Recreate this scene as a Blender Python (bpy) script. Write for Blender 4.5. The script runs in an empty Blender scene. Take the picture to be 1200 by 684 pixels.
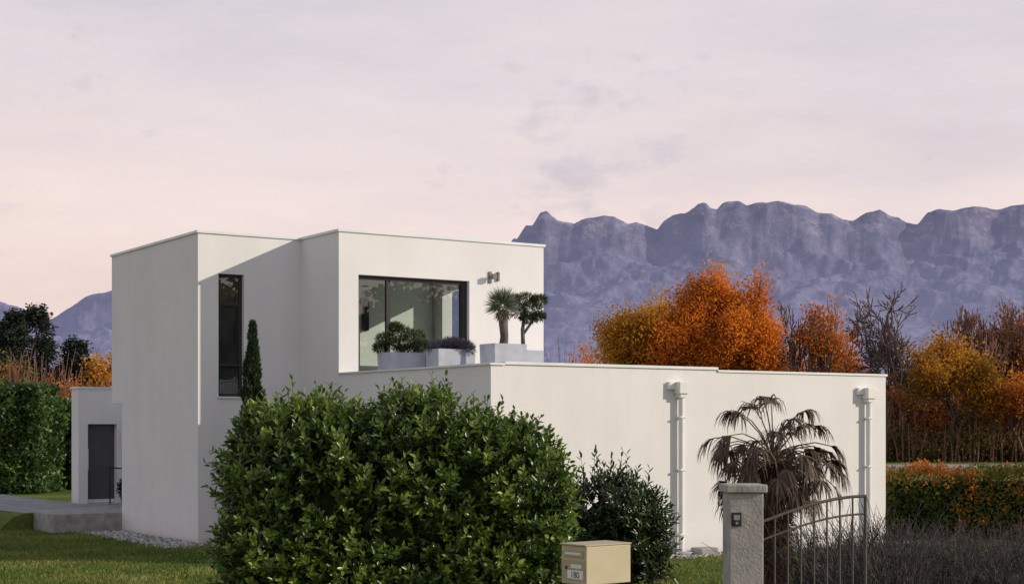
import bpy, math, random, bmesh
import numpy as np
from mathutils import Vector, Quaternion, noise as mnoise
R = np.random.default_rng(7)
random.seed(7)
scene = bpy.context.scene
scene.view_settings.view_transform = 'Standard'
scene.view_settings.look = 'None'
scene.view_settings.exposure = 0
COL = scene.collection

# ------------------------------------------------------------------ helpers
def empty(name, loc=(0, 0, 0), rz=0.0, parent=None):
    o = bpy.data.objects.new(name, None)
    o.location = loc
    o.rotation_euler = (0, 0, rz)
    o.empty_display_size = 0.3
    COL.objects.link(o)
    if parent: o.parent = parent
    return o

def mk(name, V, F, mat, parent=None, smooth=False, var=None, loc=None, rz=None):
    V = np.asarray(V, dtype=np.float32).reshape(-1, 3)
    me = bpy.data.meshes.new(name)
    if isinstance(F, np.ndarray):
        nf, m = F.shape
        me.vertices.add(len(V)); me.vertices.foreach_set('co', V.ravel())
        me.loops.add(nf * m); me.loops.foreach_set('vertex_index', F.astype(np.int32).ravel())
        me.polygons.add(nf)
        me.polygons.foreach_set('loop_start', np.arange(0, nf * m, m, dtype=np.int32))
        me.polygons.foreach_set('loop_total', np.full(nf, m, dtype=np.int32))
        me.update(calc_edges=True)
    else:
        me.from_pydata([tuple(map(float, v)) for v in V], [], F)
        me.update()
    if smooth:
        me.polygons.foreach_set('use_smooth', np.ones(len(me.polygons), dtype=bool))
    if var is not None:
        a = me.attributes.new('var', 'FLOAT', 'POINT')
        a.data.foreach_set('value', np.asarray(var, dtype=np.float32))
    if mat: me.materials.append(mat)
    o = bpy.data.objects.new(name, me)
    COL.objects.link(o)
    if parent: o.parent = parent
    if loc is not None: o.location = loc
    if rz is not None: o.rotation_euler = (0, 0, rz)
    return o

BF = [(0, 3, 2, 1), (4, 5, 6, 7), (0, 1, 5, 4), (1, 2, 6, 5), (2, 3, 7, 6), (3, 0, 4, 7)]
def boxes(name, L, mat, parent=None, bevel=0.0, **k):
    V, F = [], []
    for (x0, x1, y0, y1, z0, z1) in L:
        b = len(V)
        V += [(x0, y0, z0), (x1, y0, z0), (x1, y1, z0), (x0, y1, z0), (x0, y0, z1), (x1, y0, z1), (x1, y1, z1), (x0, y1, z1)]
        F += [tuple(b + i for i in f) for f in BF]
    o = mk(name, V, F, mat, parent, **k)
    if bevel:
        m = o.modifiers.new('bev', 'BEVEL'); m.width = bevel; m.segments = 2; m.limit_method = 'ANGLE'
    return o

def norm(a):
    return a / np.maximum(np.linalg.norm(a, axis=-1, keepdims=True), 1e-9)

def tubes(P, Rr, k=5):
    P = np.asarray(P, float); Rr = np.asarray(Rr, float)
    B, n, _ = P.shape
    T = norm(np.gradient(P, axis=1))
    ref = np.where(np.abs(T[..., 2:3]) > 0.9, np.array([1., 0, 0]), np.array([0, 0, 1.]))
    S = norm(np.cross(T, ref)); U = np.cross(S, T)
    a = np.linspace(0, 2 * np.pi, k, endpoint=False)
    V = P[:, :, None, :] + Rr[:, :, None, None] * (np.cos(a)[None, None, :, None] * S[:, :, None, :] + np.sin(a)[None, None, :, None] * U[:, :, None, :])
    idx = np.arange(B * n * k).reshape(B, n, k)
    nx = np.roll(idx, -1, axis=2)
    F = np.stack([idx[:, :-1], nx[:, :-1], nx[:, 1:], idx[:, 1:]], axis=-1).reshape(-1, 4)
    return V.reshape(-1, 3), F

def leafmesh(P, T, N, L, W, kind=6, fold=0.15, droop=0.1):
    n = len(P)
    T = norm(T); S = norm(np.cross(T, N)); N = np.cross(S, T)
    L = np.broadcast_to(np.asarray(L, float), (n,))[:, None]; W = np.broadcast_to(np.asarray(W, float), (n,))[:, None]
    if kind == 6:
        V = np.stack([P, P + T * L * .32 + S * W * .5 + N * fold * W, P + T * L * .7 + S * W * .4 + N * fold * W - N * droop * L * .4,
                      P + T * L - N * droop * L, P + T * L * .7 - S * W * .4 + N * fold * W - N * droop * L * .4, P + T * L * .32 - S * W * .5 + N * fold * W], axis=1)
        b = np.arange(n)[:, None] * 6
        F = np.concatenate([b + np.array([[0, 1, 2, 3]]), b + np.array([[0, 3, 4, 5]])], axis=0)
        return V.reshape(-1, 3), F, 6
    V = np.stack([P, P + T * L * .5 + S * W * .5, P + T * L - N * droop * L, P + T * L * .5 - S * W * .5], axis=1)
    F = np.arange(n * 4).reshape(n, 4)
    return V.reshape(-1, 3), F, 4

def rdir(n):
    return norm(R.normal(size=(n, 3)))

# ------------------------------------------------------------------ materials
def newmat(name):
    m = bpy.data.materials.new(name); m.use_nodes = True
    nt = m.node_tree; b = nt.nodes['Principled BSDF']
    return m, nt, b

def ramp(nt, cols, fac=None):
    r = nt.nodes.new('ShaderNodeValToRGB')
    cr = r.color_ramp
    while len(cr.elements) < len(cols): cr.elements.new(0.5)
    for e, (p, c) in zip(cr.elements, cols):
        e.position = p; e.color = (*c, 1)
    if fac is not None: nt.links.new(fac, r.inputs[0])
    return r

def nz(nt, scale, detail=4, rough=.55, coord='Object', vec=None, mapscale=None):
    t = nt.nodes.new('ShaderNodeTexNoise')
    t.inputs['Scale'].default_value = scale; t.inputs['Detail'].default_value = min(detail, 5); t.inputs['Roughness'].default_value = rough
    tc = nt.nodes.new('ShaderNodeTexCoord')
    src = tc.outputs[coord]
    if mapscale:
        mp = nt.nodes.new('ShaderNodeMapping'); mp.inputs['Scale'].default_value = mapscale
        nt.links.new(src, mp.inputs[0]); src = mp.outputs[0]
    nt.links.new(src, t.inputs['Vector'])
    return t

def surf(name, cols, scale=3, rough=.8, bump=0.1, bscale=40, spec=.3, metal=0, detail=3, mapscale=None, bdist=.02):
    m, nt, b = newmat(name)
    n = nz(nt, scale, detail, mapscale=mapscale)
    r = ramp(nt, cols, n.outputs[0]); nt.links.new(r.outputs[0], b.inputs['Base Color'])
    b.inputs['Roughness'].default_value = rough; b.inputs['Specular IOR Level'].default_value = spec; b.inputs['Metallic'].default_value = metal
    if bump:
        n2 = nz(nt, bscale, 3, .65)
        bp = nt.nodes.new('ShaderNodeBump'); bp.inputs['Strength'].default_value = bump; bp.inputs['Distance'].default_value = bdist
        nt.links.new(n2.outputs[0], bp.inputs['Height']); nt.links.new(bp.outputs[0], b.inputs['Normal'])
    return m

def foliage(name, cols, rough=.5, transl=.25, spec=.4):
    m, nt, b = newmat(name)
    a = nt.nodes.new('ShaderNodeAttribute'); a.attribute_name = 'var'
    r = ramp(nt, cols, a.outputs['Fac'])
    nt.links.new(r.outputs[0], b.inputs['Base Color'])
    b.inputs['Roughness'].default_value = rough; b.inputs['Specular IOR Level'].default_value = spec
    if transl:
        t = nt.nodes.new('ShaderNodeBsdfTranslucent'); nt.links.new(r.outputs[0], t.inputs[0])
        mx = nt.nodes.new('ShaderNodeMixShader'); mx.inputs[0].default_value = transl
        nt.links.new(b.outputs[0], mx.inputs[1]); nt.links.new(t.outputs[0], mx.inputs[2])
        nt.links.new(mx.outputs[0], nt.nodes['Material Output'].inputs[0])
    return m

def stucco():
    m, nt, b = newmat('white_stucco')
    n = nz(nt, .8, 5, .6); st = nz(nt, 1.0, 4, .6, mapscale=(2.2, 2.2, .3))
    r1 = ramp(nt, [(.3, (.715, .72, .73)), (.7, (.765, .77, .78))], n.outputs[0])
    r2 = ramp(nt, [(.3, (.91, .91, .91)), (.6, (1, 1, 1))], st.outputs[0])
    mx = nt.nodes.new('ShaderNodeMix'); mx.data_type = 'RGBA'; mx.blend_type = 'MULTIPLY'; mx.inputs[0].default_value = .45
    nt.links.new(r1.outputs[0], mx.inputs[6]); nt.links.new(r2.outputs[0], mx.inputs[7])
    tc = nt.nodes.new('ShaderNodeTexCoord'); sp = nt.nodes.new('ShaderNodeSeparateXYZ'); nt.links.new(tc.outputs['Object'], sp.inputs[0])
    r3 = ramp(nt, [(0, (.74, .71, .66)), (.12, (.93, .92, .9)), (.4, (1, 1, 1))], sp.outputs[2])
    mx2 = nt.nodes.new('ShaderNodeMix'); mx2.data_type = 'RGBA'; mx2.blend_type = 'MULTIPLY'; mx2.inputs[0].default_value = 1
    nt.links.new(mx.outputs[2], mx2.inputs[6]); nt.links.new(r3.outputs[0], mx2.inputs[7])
    nt.links.new(mx2.outputs[2], b.inputs['Base Color'])
    b.inputs['Roughness'].default_value = .92; b.inputs['Specular IOR Level'].default_value = .2
    g = nz(nt, 60, 3, .7); bp = nt.nodes.new('ShaderNodeBump'); bp.inputs['Strength'].default_value = .4; bp.inputs['Distance'].default_value = .008
    nt.links.new(g.outputs[0], bp.inputs['Height']); nt.links.new(bp.outputs[0], b.inputs['Normal'])
    return m
M_st = stucco()
M_cop = surf('coping_metal', [(.3, (.62, .68, .70)), (.7, (.72, .77, .79))], 2, .4, 0, spec=.5)
M_dark = surf('anthracite_frame', [(.3, (.02, .021, .024)), (.7, (.03, .031, .034))], 3, .45, 0)
M_pvc = surf('white_pipe', [(.3, (.69, .70, .70)), (.7, (.79, .80, .80))], 3, .35, 0)
M_conc = surf('concrete', [(.25, (.2, .2, .2)), (.5, (.3, .295, .29)), (.75, (.38, .375, .36))], 6, .9, .4, 50)
M_plan = surf('zinc_planter', [(.3, (.34, .37, .43)), (.7, (.44, .47, .54))], 5, .6, .1, 30)
M_bark = surf('bark', [(.3, (.06, .045, .035)), (.7, (.13, .10, .08))], 6, .95, .5, 20)
M_bark2 = surf('bark_grey', [(.3, (.09, .07, .065)), (.7, (.17, .14, .13))], 6, .95, .3, 20)

def glass(name, tint, lo):
    m, nt, b = newmat(name)
    tr = nt.nodes.new('ShaderNodeBsdfTransparent'); tr.inputs[0].default_value = (*tint, 1)
    gl = nt.nodes.new('ShaderNodeBsdfGlossy'); gl.inputs['Roughness'].default_value = .01; gl.inputs[0].default_value = (.9, .93, .93, 1)
    fr = nt.nodes.new('ShaderNodeFresnel'); fr.inputs[0].default_value = 1.5
    mt = nt.nodes.new('ShaderNodeMath'); mt.operation = 'ADD'; mt.inputs[1].default_value = lo
    nt.links.new(fr.outputs[0], mt.inputs[0])
    mx = nt.nodes.new('ShaderNodeMixShader')
    nt.links.new(mt.outputs[0], mx.inputs[0]); nt.links.new(tr.outputs[0], mx.inputs[1]); nt.links.new(gl.outputs[0], mx.inputs[2])
    nt.links.new(mx.outputs[0], nt.nodes['Material Output'].inputs[0])
    return m
M_glass = glass('window_glass', (.70, .79, .76), .08)
M_glass2 = glass('window_glass_dark', (.6, .68, .68), .10)

# ------------------------------------------------------------------ world, sun, camera
EL = math.radians(20); AZ = math.radians(95)
to_sun = Vector((math.sin(AZ) * math.cos(EL), math.cos(AZ) * math.cos(EL), math.sin(EL)))
w = bpy.data.worlds.new('World'); scene.world = w; w.use_nodes = True
nt = w.node_tree; bg = nt.nodes['Background']; bg.inputs[1].default_value = .1
sky = nt.nodes.new('ShaderNodeTexSky'); sky.sky_type = 'NISHITA'; sky.sun_disc = False
sky.sun_elevation = EL; sky.sun_rotation = AZ
tc = nt.nodes.new('ShaderNodeTexCoord'); sp = nt.nodes.new('ShaderNodeSeparateXYZ'); nt.links.new(tc.outputs['Generated'], sp.inputs[0])
wn = nz(nt, 2.2, 4, .55, coord='Generated', mapscale=(1, 1, 5))
ma = nt.nodes.new('ShaderNodeMath'); ma.operation = 'MULTIPLY_ADD'; ma.inputs[1].default_value = .16; nt.links.new(wn.outputs[0], ma.inputs[0])
mb = nt.nodes.new('ShaderNodeMath'); mb.operation = 'SUBTRACT'; mb.inputs[1].default_value = .08; nt.links.new(sp.outputs[2], mb.inputs[0])
nt.links.new(mb.outputs[0], ma.inputs[2])
cr = ramp(nt, [(0, (.90, .69, .60)), (.07, (.95, .755, .675)), (.14, (.90, .76, .735)), (.22, (.80, .72, .75)), (.31, (.72, .68, .73)), (.5, (.50, .50, .57)), (.8, (.40, .44, .53))], ma.outputs[0])
cn = nz(nt, 3.4, 5, .62, coord='Generated', mapscale=(1, 1, 4.5))
cr2 = ramp(nt, [(.33, (.885, .885, .925)), (.5, (.98, .975, .98)), (.64, (1.04, 1.025, 1.01))], cn.outputs[0])
m1 = nt.nodes.new('ShaderNodeMix'); m1.data_type = 'RGBA'; m1.blend_type = 'MULTIPLY'; m1.inputs[0].default_value = 1
nt.links.new(cr.outputs[0], m1.inputs[6]); nt.links.new(cr2.outputs[0], m1.inputs[7])
vd = nt.nodes.new('ShaderNodeVectorMath'); vd.operation = 'DISTANCE'
c0 = Vector((.04, 1, .172)).normalized(); vd.inputs[1].default_value = c0
nt.links.new(tc.outputs['Generated'], vd.inputs[0])
mr = nt.nodes.new('ShaderNodeMapRange'); mr.inputs[1].default_value = .11; mr.inputs[2].default_value = .0; mr.inputs[3].default_value = 0; mr.inputs[4].default_value = .22
nt.links.new(vd.outputs['Value'], mr.inputs[0])
sn = nz(nt, 24, 5, .62, coord='Generated', mapscale=(1, 1, 1.9))
md = nt.nodes.new('ShaderNodeMath'); md.operation = 'ADD'; nt.links.new(sn.outputs[0], md.inputs[0]); nt.links.new(mr.outputs[0], md.inputs[1])
mr2 = nt.nodes.new('ShaderNodeMapRange'); mr2.inputs[1].default_value = .64; mr2.inputs[2].default_value = .84; mr2.inputs[4].default_value = .55
nt.links.new(md.outputs[0], mr2.inputs[0])
m2 = nt.nodes.new('ShaderNodeMix'); m2.data_type = 'RGBA'; nt.links.new(mr2.outputs[0], m2.inputs[0])
nt.links.new(m1.outputs[2], m2.inputs[6]); m2.inputs[7].default_value = (.56, .51, .59, 1)
sc = nt.nodes.new('ShaderNodeVectorMath'); sc.operation = 'SCALE'; sc.inputs['Scale'].default_value = 10
nt.links.new(m2.outputs[2], sc.inputs[0])
m3 = nt.nodes.new('ShaderNodeMix'); m3.data_type = 'RGBA'; m3.inputs[0].default_value = .96
nt.links.new(sky.outputs[0], m3.inputs[6]); nt.links.new(sc.outputs[0], m3.inputs[7])
nt.links.new(m3.outputs[2], bg.inputs[0])

sl = bpy.data.lights.new('sun', 'SUN'); sl.energy = 3.7; sl.angle = math.radians(.6); sl.color = (1, .87, .71)
so = bpy.data.objects.new('sun', sl); so.rotation_euler = to_sun.to_track_quat('Z', 'Y').to_euler(); so.location = (40, 0, 30); COL.objects.link(so)
cd = bpy.data.cameras.new('camera'); cam = bpy.data.objects.new('camera', cd); COL.objects.link(cam)
cam.location = (0, 0, 2.2); cam.rotation_euler = (math.radians(90), 0, 0)
cd.sensor_width = 36; cd.lens = 54.54; cd.shift_y = .1317; cd.clip_end = 20000; cd.clip_start = .1
scene.camera = cam

# ------------------------------------------------------------------ ground
m, nt, b = newmat('lawn')
n1 = nz(nt, .35, 4, .6); n2 = nz(nt, 9, 4, .7)
ra = ramp(nt, [(.3, (.07, .115, .025)), (.5, (.13, .18, .04)), (.72, (.24, .24, .075))], n1.outputs[0])
rb = ramp(nt, [(.25, (.55, .55, .5)), (.75, (1.0, 1.0, 1.0))], n2.outputs[0])
mx = nt.nodes.new('ShaderNodeMix'); mx.data_type = 'RGBA'; mx.blend_type = 'MULTIPLY'; mx.inputs[0].default_value = 1
nt.links.new(ra.outputs[0], mx.inputs[6]); nt.links.new(rb.outputs[0], mx.inputs[7]); nt.links.new(mx.outputs[2], b.inputs['Base Color'])
b.inputs['Roughness'].default_value = .95; b.inputs['Specular IOR Level'].default_value = .1
bp = nt.nodes.new('ShaderNodeBump'); bp.inputs['Strength'].default_value = .8; bp.inputs['Distance'].default_value = .05
nt.links.new(n2.outputs[0], bp.inputs['Height']); nt.links.new(bp.outputs[0], b.inputs['Normal'])
M_lawn = m
mk('ground', [(-9000, -300, 0), (9000, -300, 0), (9000, 9000, 0), (-9000, 9000, 0)], [(0, 1, 2, 3)], M_lawn)

HA = np.array([-5.911, 29.2]); HR = math.radians(33)
HU = np.array([math.cos(HR), math.sin(HR)]); HV = np.array([-math.sin(HR), math.cos(HR)])
def to_local(x, y):
    d = np.stack([x, y], -1) - HA
    return d @ HU, d @ HV

M_road = surf('asphalt', [(.3, (.24, .24, .25)), (.7, (.32, .32, .33))], 2, .9, .2, 20)
mk('road', [(10, 76, .004), (90, 80, .004), (90, 95, .004), (10, 91, .004)], [(0, 1, 2, 3)], M_road)

# ------------------------------------------------------------------ house
H = empty('modern_house', (HA[0], HA[1], 0), HR)

def wall_holes(name, a0, a1, z0, z1, holes, c0, c1, axis, mat, parent):
    A = sorted({a0, a1, *[h[0] for h in holes], *[h[1] for h in holes]}); Z = sorted({z0, z1, *[h[2] for h in holes], *[h[3] for h in holes]})
    V, F = [], []
    def P(a, c, z): return (a, c, z) if axis == 'v' else (c, a, z)
    def quad(*p):
        b = len(V); V.extend(p); F.append((b, b + 1, b + 2, b + 3))
    def inh(a, z): return any(h[0] < a < h[1] and h[2] < z < h[3] for h in holes)
    for i in range(len(A) - 1):
        for j in range(len(Z) - 1):
            if inh((A[i] + A[i + 1]) / 2, (Z[j] + Z[j + 1]) / 2): continue
            for c in (c0, c1):
                quad(P(A[i], c, Z[j]), P(A[i + 1], c, Z[j]), P(A[i + 1], c, Z[j + 1]), P(A[i], c, Z[j + 1]))
    for (x0, x1, y0, y1) in list(holes) + [(a0, a1, z0, z1)]:
        quad(P(x0, c0, y0), P(x1, c0, y0), P(x1, c1, y0), P(x0, c1, y0)); quad(P(x0, c0, y1), P(x1, c0, y1), P(x1, c1, y1), P(x0, c1, y1))
        quad(P(x0, c0, y0), P(x0, c0, y1), P(x0, c1, y1), P(x0, c1, y0)); quad(P(x1, c0, y0), P(x1, c0, y1), P(x1, c1, y1), P(x1, c1, y0))
    o = mk(name, V, F, mat, parent)
    bm = bmesh.new(); bm.from_mesh(o.data); bmesh.ops.remove_doubles(bm, verts=bm.verts, dist=1e-4); bmesh.ops.recalc_face_normals(bm, faces=bm.faces); bm.to_mesh(o.data); bm.free()
    return o

ZT = 5.85
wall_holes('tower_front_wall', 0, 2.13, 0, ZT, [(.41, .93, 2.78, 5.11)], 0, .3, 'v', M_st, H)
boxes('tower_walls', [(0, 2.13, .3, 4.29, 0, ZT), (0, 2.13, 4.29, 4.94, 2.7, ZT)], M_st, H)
wall_holes('upper_front_wall', 2.13, 6.754, 2.75, ZT, [(2.541, 4.988, 2.80, 5.07)], -1.63, -1.38, 'v', M_st, H)
wall_holes('upper_side_wall', -1.38, 4.94, 2.75, ZT, [(-.9, 2.0, 3.2, 5.2)], 6.504, 6.754, 'u', M_st, H)  # unseen opening added in the side wall to let sun and sky light the room
boxes('upper_walls', [(2.13, 2.38, -1.38, 4.94, 2.75, ZT), (2.38, 6.504, 4.69, 4.94, 2.75, ZT), (2.38, 6.504, -1.38, 4.69, 5.6, ZT - .01)], M_st, H)
M_int = surf('interior_paint', [(.3, (.70, .76, .72)), (.7, (.74, .79, .76))], 2, .8, 0)
boxes('interior_partition', [(2.39, 6.49, 2.4, 2.5, 2.76, 5.59)], M_int, H)
boxes('interior_floor', [(2.39, 6.49, -1.37, 2.39, 2.755, 2.77)], surf('oak_floor', [(.3, (.25, .17, .1)), (.7, (.35, .25, .15))], 4, .4, 0), H)
boxes('wall_picture', [(4.7, 4.86, 2.35, 2.39, 4.3, 5.0)], M_dark, H)
boxes('interior_sofa', [(3.2, 4.9, 1.0, 1.8, 2.77, 3.15), (3.2, 4.9, 1.6, 1.8, 3.15, 3.5)], surf('sofa', [(.3, (.1, .1, .1)), (.7, (.15, .15, .15))], 4, .9, 0), H, bevel=.05)
boxes('curtain', [(2.45 + i * .07, 2.49 + i * .07, -1.25 + .03 * (i % 2), -1.2 + .03 * (i % 2), 2.78, 5.3) for i in range(5)], M_int, H)
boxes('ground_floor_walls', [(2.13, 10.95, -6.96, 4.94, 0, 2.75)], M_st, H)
boxes('terrace_parapet', [(2.13, 2.35, -6.96, -1.632, 2.75, 3.18), (2.35, 6.79, -6.96, -6.74, 2.75, 3.19), (6.79, 10.95, -6.96, -6.74, 2.75, 3.155), (10.73, 10.95, -6.74, 4.94, 2.75, 3.155)], M_st, H)
boxes('ground_floor_coping', [(2.10, 2.38, -6.99, -1.634, 3.18, 3.215), (2.38, 6.80, -6.99, -6.71, 3.192, 3.24), (6.80, 10.98, -6.985, -6.71, 3.155, 3.195), (10.71, 10.98, -6.71, 4.94, 3.155, 3.195)], M_cop, H, bevel=.004)
boxes('roof_coping', [(-.03, 2.098, -.03, .27, ZT, ZT + .05), (-.03, .27, .27, 4.97, ZT, ZT + .05), (.27, 2.098, 4.7, 4.97, ZT, ZT + .05),
                      (2.10, 6.784, -1.66, -1.36, ZT, ZT + .05), (2.10, 2.40, -1.36, 4.97, ZT, ZT + .05), (6.484, 6.784, -1.36, 4.97, ZT, ZT + .05), (2.40, 6.484, 4.69, 4.97, ZT, ZT + .05)], M_cop, H, bevel=.004)
wall_holes('entrance_wall', .29, 6, .4, 3.1, [(.513, 1.208, .41, 2.27)], 8.18, 8.45, 'v', M_st, H)
boxes('entrance_walls', [(.29, 6, 8.45, 8.7, 0, 3.1), (1.6, 6, 4.95, 8.17, 0, 2.69)], M_st, H)
boxes('entrance_coping', [(.26, 6, 8.15, 8.73, 3.1, 3.14)], M_cop, H)
boxes('entrance_door', [(.52, 1.2, 8.36, 8.42, .41, 2.26)], surf('door_grey', [(.3, (.07, .075, .085)), (.7, (.09, .095, .105))], 3, .5, 0), H)
boxes('entrance_door_trim', [(.54, .58, 8.33, 8.36, 1.2, 1.7), (.52, 1.2, 8.34, 8.36, .42, .5)], M_cop, H)
boxes('entrance_slab', [(-1.46, 1.6, 4.295, 8.175, 0, .4)], M_conc, H, bevel=.015)
boxes('entrance_wall_lamp', [(1.29, 1.34, 8.1, 8.18, 1.95, 2.0), (1.28, 1.35, 8.05, 8.12, 1.80, 2.12)], M_pvc, H)
V, F = tubes([[(.95, 7.9, .4), (.95, 7.9, .8), (.95, 7.9, 1.25)], [(.95, 7.0, .4), (.95, 7.0, .8), (.95, 7.0, 1.25)], [(.95, 8.0, 1.25), (.95, 7.4, 1.25), (.95, 6.95, 1.25)]], [[.018] * 3] * 3, 8)
mk('entrance_railing', V, F, M_dark, H)
boxes('tower_window_frame', [(.41, .47, .10, .17, 2.78, 5.11), (.87, .93, .10, .17, 2.78, 5.11), (.47, .87, .10, .17, 5.05, 5.11), (.47, .87, .10, .17, 2.78, 2.84), (.47, .87, .10, .17, 3.36, 3.41), (.47, .87, .10, .17, 4.52, 4.555)], M_dark, H, bevel=.004)
boxes('tower_window_sill', [(.38, .96, -.04, .10, 2.745, 2.779)], M_cop, H)
mk('tower_window_glass', [(.47, .135, 2.84), (.87, .135, 2.84), (.87, .135, 5.05), (.47, .135, 5.05)], [(0, 1, 2, 3)], M_glass2, H)
boxes('tower_window_blind', [(.47, .87, .24, .25, 2.84, 5.05)], surf('blind', [(.3, (.12, .13, .14)), (.7, (.26, .26, .26))], 2.5, .8, 0), H)
fr = [(2.541, 2.60, -1.52, -1.44, 2.80, 5.07), (4.87, 4.988, -1.54, -1.42, 2.80, 5.07), (2.60, 4.87, -1.53, -1.43, 5.0, 5.07), (2.60, 4.87, -1.52, -1.44, 2.80, 2.86),
      (3.20, 3.25, -1.515, -1.445, 2.86, 5.0), (3.262, 3.31, -1.475, -1.41, 2.86, 5.0)]
boxes('sliding_window_frame', fr, M_dark, H, bevel=.004)
mk('sliding_window_glass', [(2.60, -1.48, 2.86), (3.2, -1.48, 2.86), (3.2, -1.48, 5.0), (2.6, -1.48, 5.0), (3.31, -1.45, 2.86), (4.87, -1.45, 2.86), (4.87, -1.45, 5.0), (3.31, -1.45, 5.0)], [(0, 1, 2, 3), (4, 5, 6, 7)], M_glass, H)
boxes('wall_light', [(5.43, 5.50, -1.66, -1.63, 5.05, 5.28), (5.44, 5.49, -1.76, -1.66, 5.15, 5.19), (5.41, 5.52, -1.82, -1.74, 5.12, 5.22), (5.62, 5.67, -1.68, -1.63, 5.10, 5.28)], surf('lamp_metal', [(.3, (.10, .10, .10)), (.7, (.2, .2, .2))], 8, .4, 0), H, bevel=.008)
for i, (u, zt) in enumerate([(5.93, 2.97), (10.42, 2.93)]):
    V, F = tubes([[(u, -7.04, .12), (u, -7.04, 1), (u, -7.04, 2), (u, -7.04, zt - .2)]], [[.05] * 4], 14)
    mk('downpipe_%d' % (i + 1), V, F, M_pvc, H, smooth=True)
    boxes('rain_hopper_%d' % (i + 1), [(u - .11, u + .11, -7.14, -6.962, zt - .2, zt), (u - .075, u + .075, -7.11, -6.962, zt - .27, zt - .2),
                                       (u - .25, u - .112, -7.03, -6.962, zt - .13, zt + .0)], M_pvc, H, bevel=.006)
    boxes('pipe_collar_%d' % (i + 1), [(u - .065, u + .065, -7.10, -6.962, z, z + .03) for z in (.35, 1.45, 2.35)], M_pvc, H, bevel=.006)
    V, F = tubes([[(u, -7.04, .14), (u, -7.05, .07), (u - .0, -7.15, .04), (u, -7.35, .03)]], [[.052] * 4], 12)
    mk('pipe_shoe_%d' % (i + 1), V, F, M_pvc, H, smooth=True)
boxes('drain_block', [(6.12, 6.5, -7.35, -7.05, 0, .14)], M_conc, H, bevel=.02)

# ------------------------------------------------------------------ gravel + pebbles
M_grav = surf('gravel', [(.3, (.14, .135, .13)), (.5, (.28, .27, .25)), (.7, (.45, .43, .41))], 22, .95, .9, 25, detail=5, bdist=.04)
g = [(-.95, 0, -.95, 4.28), (0, 2.13, -.95, 0), (1.2, 2.13, -7.6, -.95), (2.13, 11.6, -7.6, -6.96)]
V, F = [], []
for (u0, u1, v0, v1) in g:
    b0 = len(V); V += [(u0, v0, .006), (u1, v0, .006), (u1, v1, .006), (u0, v1, .006)]; F.append((b0, b0 + 1, b0 + 2, b0 + 3))
mk('gravel_border', V, F, M_grav, None, loc=(HA[0], HA[1], 0), rz=HR)
m, nt, b = newmat('pebbles'); a = nt.nodes.new('ShaderNodeAttribute'); a.attribute_name = 'var'
r_ = ramp(nt, [(0, (.12, .115, .11)), (.5, (.33, .32, .30)), (1, (.62, .6, .57))], a.outputs['Fac']); nt.links.new(r_.outputs[0], b.inputs['Base Color']); b.inputs['Roughness'].default_value = .9
areas = np.array([(q[1] - q[0]) * (q[3] - q[2]) for q in g]); NP = 9000
ch = R.choice(len(g), NP, p=areas / areas.sum()); G = np.array(g)[ch]
pc = np.stack([G[:, 0] + R.random(NP) * (G[:, 1] - G[:, 0]) + R.normal(0, .06, NP), G[:, 2] + R.random(NP) * (G[:, 3] - G[:, 2]) + R.normal(0, .06, NP), np.full(NP, .015)], -1)
pc = pc[~((pc[:, 0] > 0) & (pc[:, 1] > 0))]
NP = len(pc)
octv = np.array([(1, 0, 0), (0, 1, 0), (-1, 0, 0), (0, -1, 0), (0, 0, .7), (0, 0, -.7)]); octf = np.array([(0, 1, 4), (1, 2, 4), (2, 3, 4), (3, 0, 4), (1, 0, 5), (2, 1, 5), (3, 2, 5), (0, 3, 5)])
s = R.uniform(.015, .045, (NP, 1, 1)) * R.uniform(.7, 1.3, (NP, 1, 3))
V = pc[:, None, :] + octv[None] * s + R.normal(0, .004, (NP, 6, 3))
F = (np.arange(NP)[:, None, None] * 6 + octf[None]).reshape(-1, 3)
mk('gravel_pebbles', V, F, m, None, var=np.repeat(R.random(NP), 6), loc=(HA[0], HA[1], 0), rz=HR)

# access ramp with grassed banks at far left
V = []; xs = np.linspace(0, 1, 20)
P0, P1 = np.array([-9.6, 34.0]), np.array([-24.0, 45.0])
F = []; ramp_side = []
for i, t in enumerate(xs):
    c = P0 * (1 - t) + P1 * t + np.array([-.9 * math.sin(t * 3.1), 0]); z = .37 + 1.1 * t
    n_ = np.array([.61, .79])
    k1, k2 = 1.25, 1.25 + 2.2 * min(1, .35 + t * 2)
    pts = [(-k2, -.05), (-k1 - .3, z * .85 - .02), (-k1, z), (k1, z), (k2, -.05)]
    V += [(c[0] + n_[0] * a, c[1] + n_[1] * a, zz) for a, zz in pts]
    if i:
        b0 = (i - 1) * 5
        for k in range(4):
            F.append((b0 + k, b0 + k + 1, b0 + 6 + k, b0 + 5 + k)); ramp_side.append(0 if k == 2 else 1)
F.append((0, 1, 2, 3, 4)); ramp_side.append(1)
o = mk('access_ramp', V, F, surf('ramp_asphalt', [(.3, (.20, .20, .21)), (.7, (.30, .30, .31))], 3, .9, .3, 30))
o.data.materials.append(M_lawn)
for p_, mi in zip(o.data.polygons, ramp_side): p_.material_index = mi

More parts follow.
